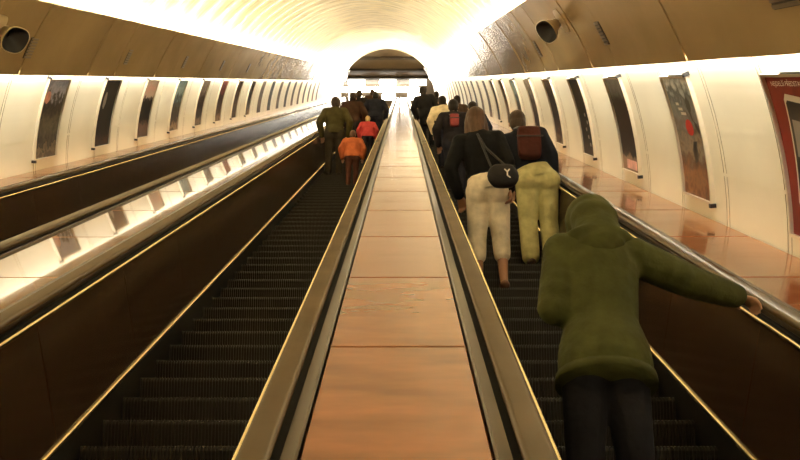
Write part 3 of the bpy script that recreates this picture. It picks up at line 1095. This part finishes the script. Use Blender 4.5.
person('child in orange jacket, lowest rider on the left escalator', -.84, 14.8, PL, 1.08, top=(.42, .11, .04), legs=(.08, .03, .02), hair=(.16, .08, .04), inflate=.04, wide=1.1, voxel=MID)
person('fair-haired child in red jacket above the orange one', -.78, 20.2, PL, 1.14, top=(.42, .05, .05), legs=(.02, .015, .02), hair=(.75, .55, .25), inflate=.04, wide=1.1, voxel=MID)
person('adult in olive jacket by the shiny balustrade above the orange child', -1.27, 16.6, PL, 1.70, top=(.05, .042, .014), legs=(.03, .022, .014), hair=(.05, .03, .02), inflate=.03, voxel=MID)
person('adult in dark brown coat beside the red-jacketed child', -1.15, 20.4, PL, 1.74, top=(.035, .016, .009), legs=(.02, .015, .015), hair=(.04, .02, .012), inflate=.035, voxel=FAR)
person('adult in navy coat standing next to the central balustrade on the left escalator', -.72, 23.9, PL, 1.72, top=(.012, .013, .022), legs=(.012, .012, .02), hair=(.02, .015, .012), inflate=.035, wide=1.1, voxel=FAR)
person('adult in black coat behind the dark brown coat', -1.22, 25.0, PL, 1.76, top=(.014, .011, .010), legs=(.015, .013, .012), hair=(.05, .028, .015), inflate=.035, voxel=FAR)
person('topmost adult in brown jacket far up the left escalator', -1.0, 30.0, PL, 1.74, top=(.05, .025, .013), legs=(.02, .015, .012), hair=(.06, .03, .018), inflate=.035, voxel=FAR)

# the shoulder bag with a white mark at the woman's right side
c = W(.86, 7.62, -.80)
t = empty('shoulder_bag', c, inc=False); tag(t, 'black shoulder bag with a small white mark at the woman in white trousers', 'bag')
bm = bmesh.new()
ellip(bm, (0, 0, 0), .135, .06, .125)
for v in bm.verts:
    v.co.z = max(-.105, min(.10, v.co.z))
obj('bag_body', bm, cloth((.012, .010, .011), .5), t, smooth=True)
bm = bmesh.new()
pts = [Vector((-.10, .0, .09)), Vector((-.15, .02, .25)), Vector((-.20, .05, .42)), Vector((-.13, .07, .30)), Vector((.02, .03, .12)), Vector((.10, 0, .09))]
for a, b in zip(pts, pts[1:]):
    limb(bm, a, b, .010, .010, 8)
obj('strap', bm, M['black'], t)
bm = bmesh.new()
for a, b in (((-.020, .036), (0, .014)), ((.018, .036), (0, .014)), ((0, .014), (0, -.020)), ((0, -.020), (.022, -.038))):
    limb(bm, (a[0] + .03, -.060, a[1]), (b[0] + .03, -.060, b[1]), .006, .006, 8)
obj('emblem', bm, PM['white'], t)
# backpacks on two riders' backs
def backpack(o_, label, col, sz, back):
    t = empty('backpack', o_, inc=False); tag(t, label, 'backpack')
    bm = bmesh.new(); ellip(bm, (0, -.02, .02), .17 * sz, .09 * sz, .23 * sz)
    ellip(bm, (0, -.08 * sz, -.06 * sz), .12 * sz, .055 * sz, .11 * sz)
    for v in bm.verts:            # squared-off pack
        for ax_, lim in ((0, .125), (1, .085), (2, .19)):
            q = v.co[ax_] / (lim * sz)
            v.co[ax_] = lim * sz * math.tanh(q * 1.5)
    pk = fuse('pack_body', bm, cloth(col), t, .012, 2)
    bm = bmesh.new(); limb(bm, (-.13 * sz, -.095 * sz, .05 * sz), (.13 * sz, -.095 * sz, .05 * sz), .008, .008, 8)
    obj('zip_flap', bm, M['black'], pk)
    for sd in (-1, 1):
        bm = bmesh.new(); limb(bm, (sd * .09 * sz, .02, .2 * sz), (sd * .12 * sz, back, .24 * sz), .018, .018, 8)
        obj('strap', bm, M['black'], t)


def on_back(pr, z, off):
    return pr['root_w'] + pr['L'](Vector((0, -.135 - off, z)))


backpack(on_back(dark_rider, 1.22, .03), 'red backpack on the dark-coated rider', (.22, .045, .045), .62, .09)
backpack(on_back(khaki, 1.20, .05), 'dark maroon backpack on the rider in khaki trousers', (.058, .016, .012), .95, .12)


# ------------------------------------------------------------------ lamps behind the cove edges
def strip(name, side, R, n, up, za, zb, power, width, col):
    f = phi(R, n)
    o = P(CX + side * R * math.cos(f), (za + zb) / 2, CN + R * math.sin(f))
    tan = Vector((-side * math.sin(f), 0, math.cos(f)))
    d = tan if up else -tan
    if not up:
        d = (d + Vector((-side * math.cos(f), 0, -math.sin(f))) * .15).normalized()
    zax = -d
    yax = Vector((0, 1, 0))
    xax = yax.cross(zax)
    m3 = Matrix((xax, yax, zax)).transposed().to_4x4()
    ld = bpy.data.lights.new(name, 'AREA')
    ld.shape = 'RECTANGLE'; ld.size = width; ld.size_y = zb - za
    ld.energy = power; ld.color = col
    lo = bpy.data.objects.new(name, ld); COL.objects.link(lo)
    lo.matrix_world = RX @ Matrix.Translation(o) @ m3


UP, DOWN = 350.0, 250.0
zz = RING0 + .1
while zz < TZ1 - .5:
    zb = min(zz + 8.2, TZ1 - .4)
    fr = (zb - zz) / 8.2 * (2.0 if zz > 32 else 0.8 if zz < 4 else 1.0)
    for side in (-1, 1):
        strip('cove_uplight', side, R_SOF + .10, LIP[side][1] - .07, True, zz, zb, UP * fr, .07, (1.0, .90, .69))
        strip('cove_downlight', side, R_SOF + .034, LIP[side][0] + .05, False, zz, zb, DOWN * fr, .035, (1.0, .95, .83))
    zz = zb

# ------------------------------------------------------------------ world, camera, colour
w = bpy.data.worlds.new('World'); SC.world = w
w.use_nodes = True
w.node_tree.nodes['Background'].inputs['Color'].default_value = (.02, .015, .01, 1)
w.node_tree.nodes['Background'].inputs['Strength'].default_value = .3

cd = bpy.data.cameras.new('camera')
cd.sensor_width = 36; cd.lens = 900 / 800 * 36
cd.clip_end = 300; cd.clip_start = .05
cam = bpy.data.objects.new('camera', cd); COL.objects.link(cam)
cam.location = (0, 0, 0)
cam.rotation_euler = Euler((math.pi / 2 + A30 - TAU, 0, math.atan(2 / 900)), 'XYZ')
SC.camera = cam

vs = SC.view_settings
vs.view_transform = 'Standard'; vs.look = 'None'; vs.gamma = 1; vs.exposure = 0.0
vs.use_curve_mapping = False
SC.cycles.max_bounces = 10
SC.cycles.diffuse_bounces = 6
SC.cycles.glossy_bounces = 5
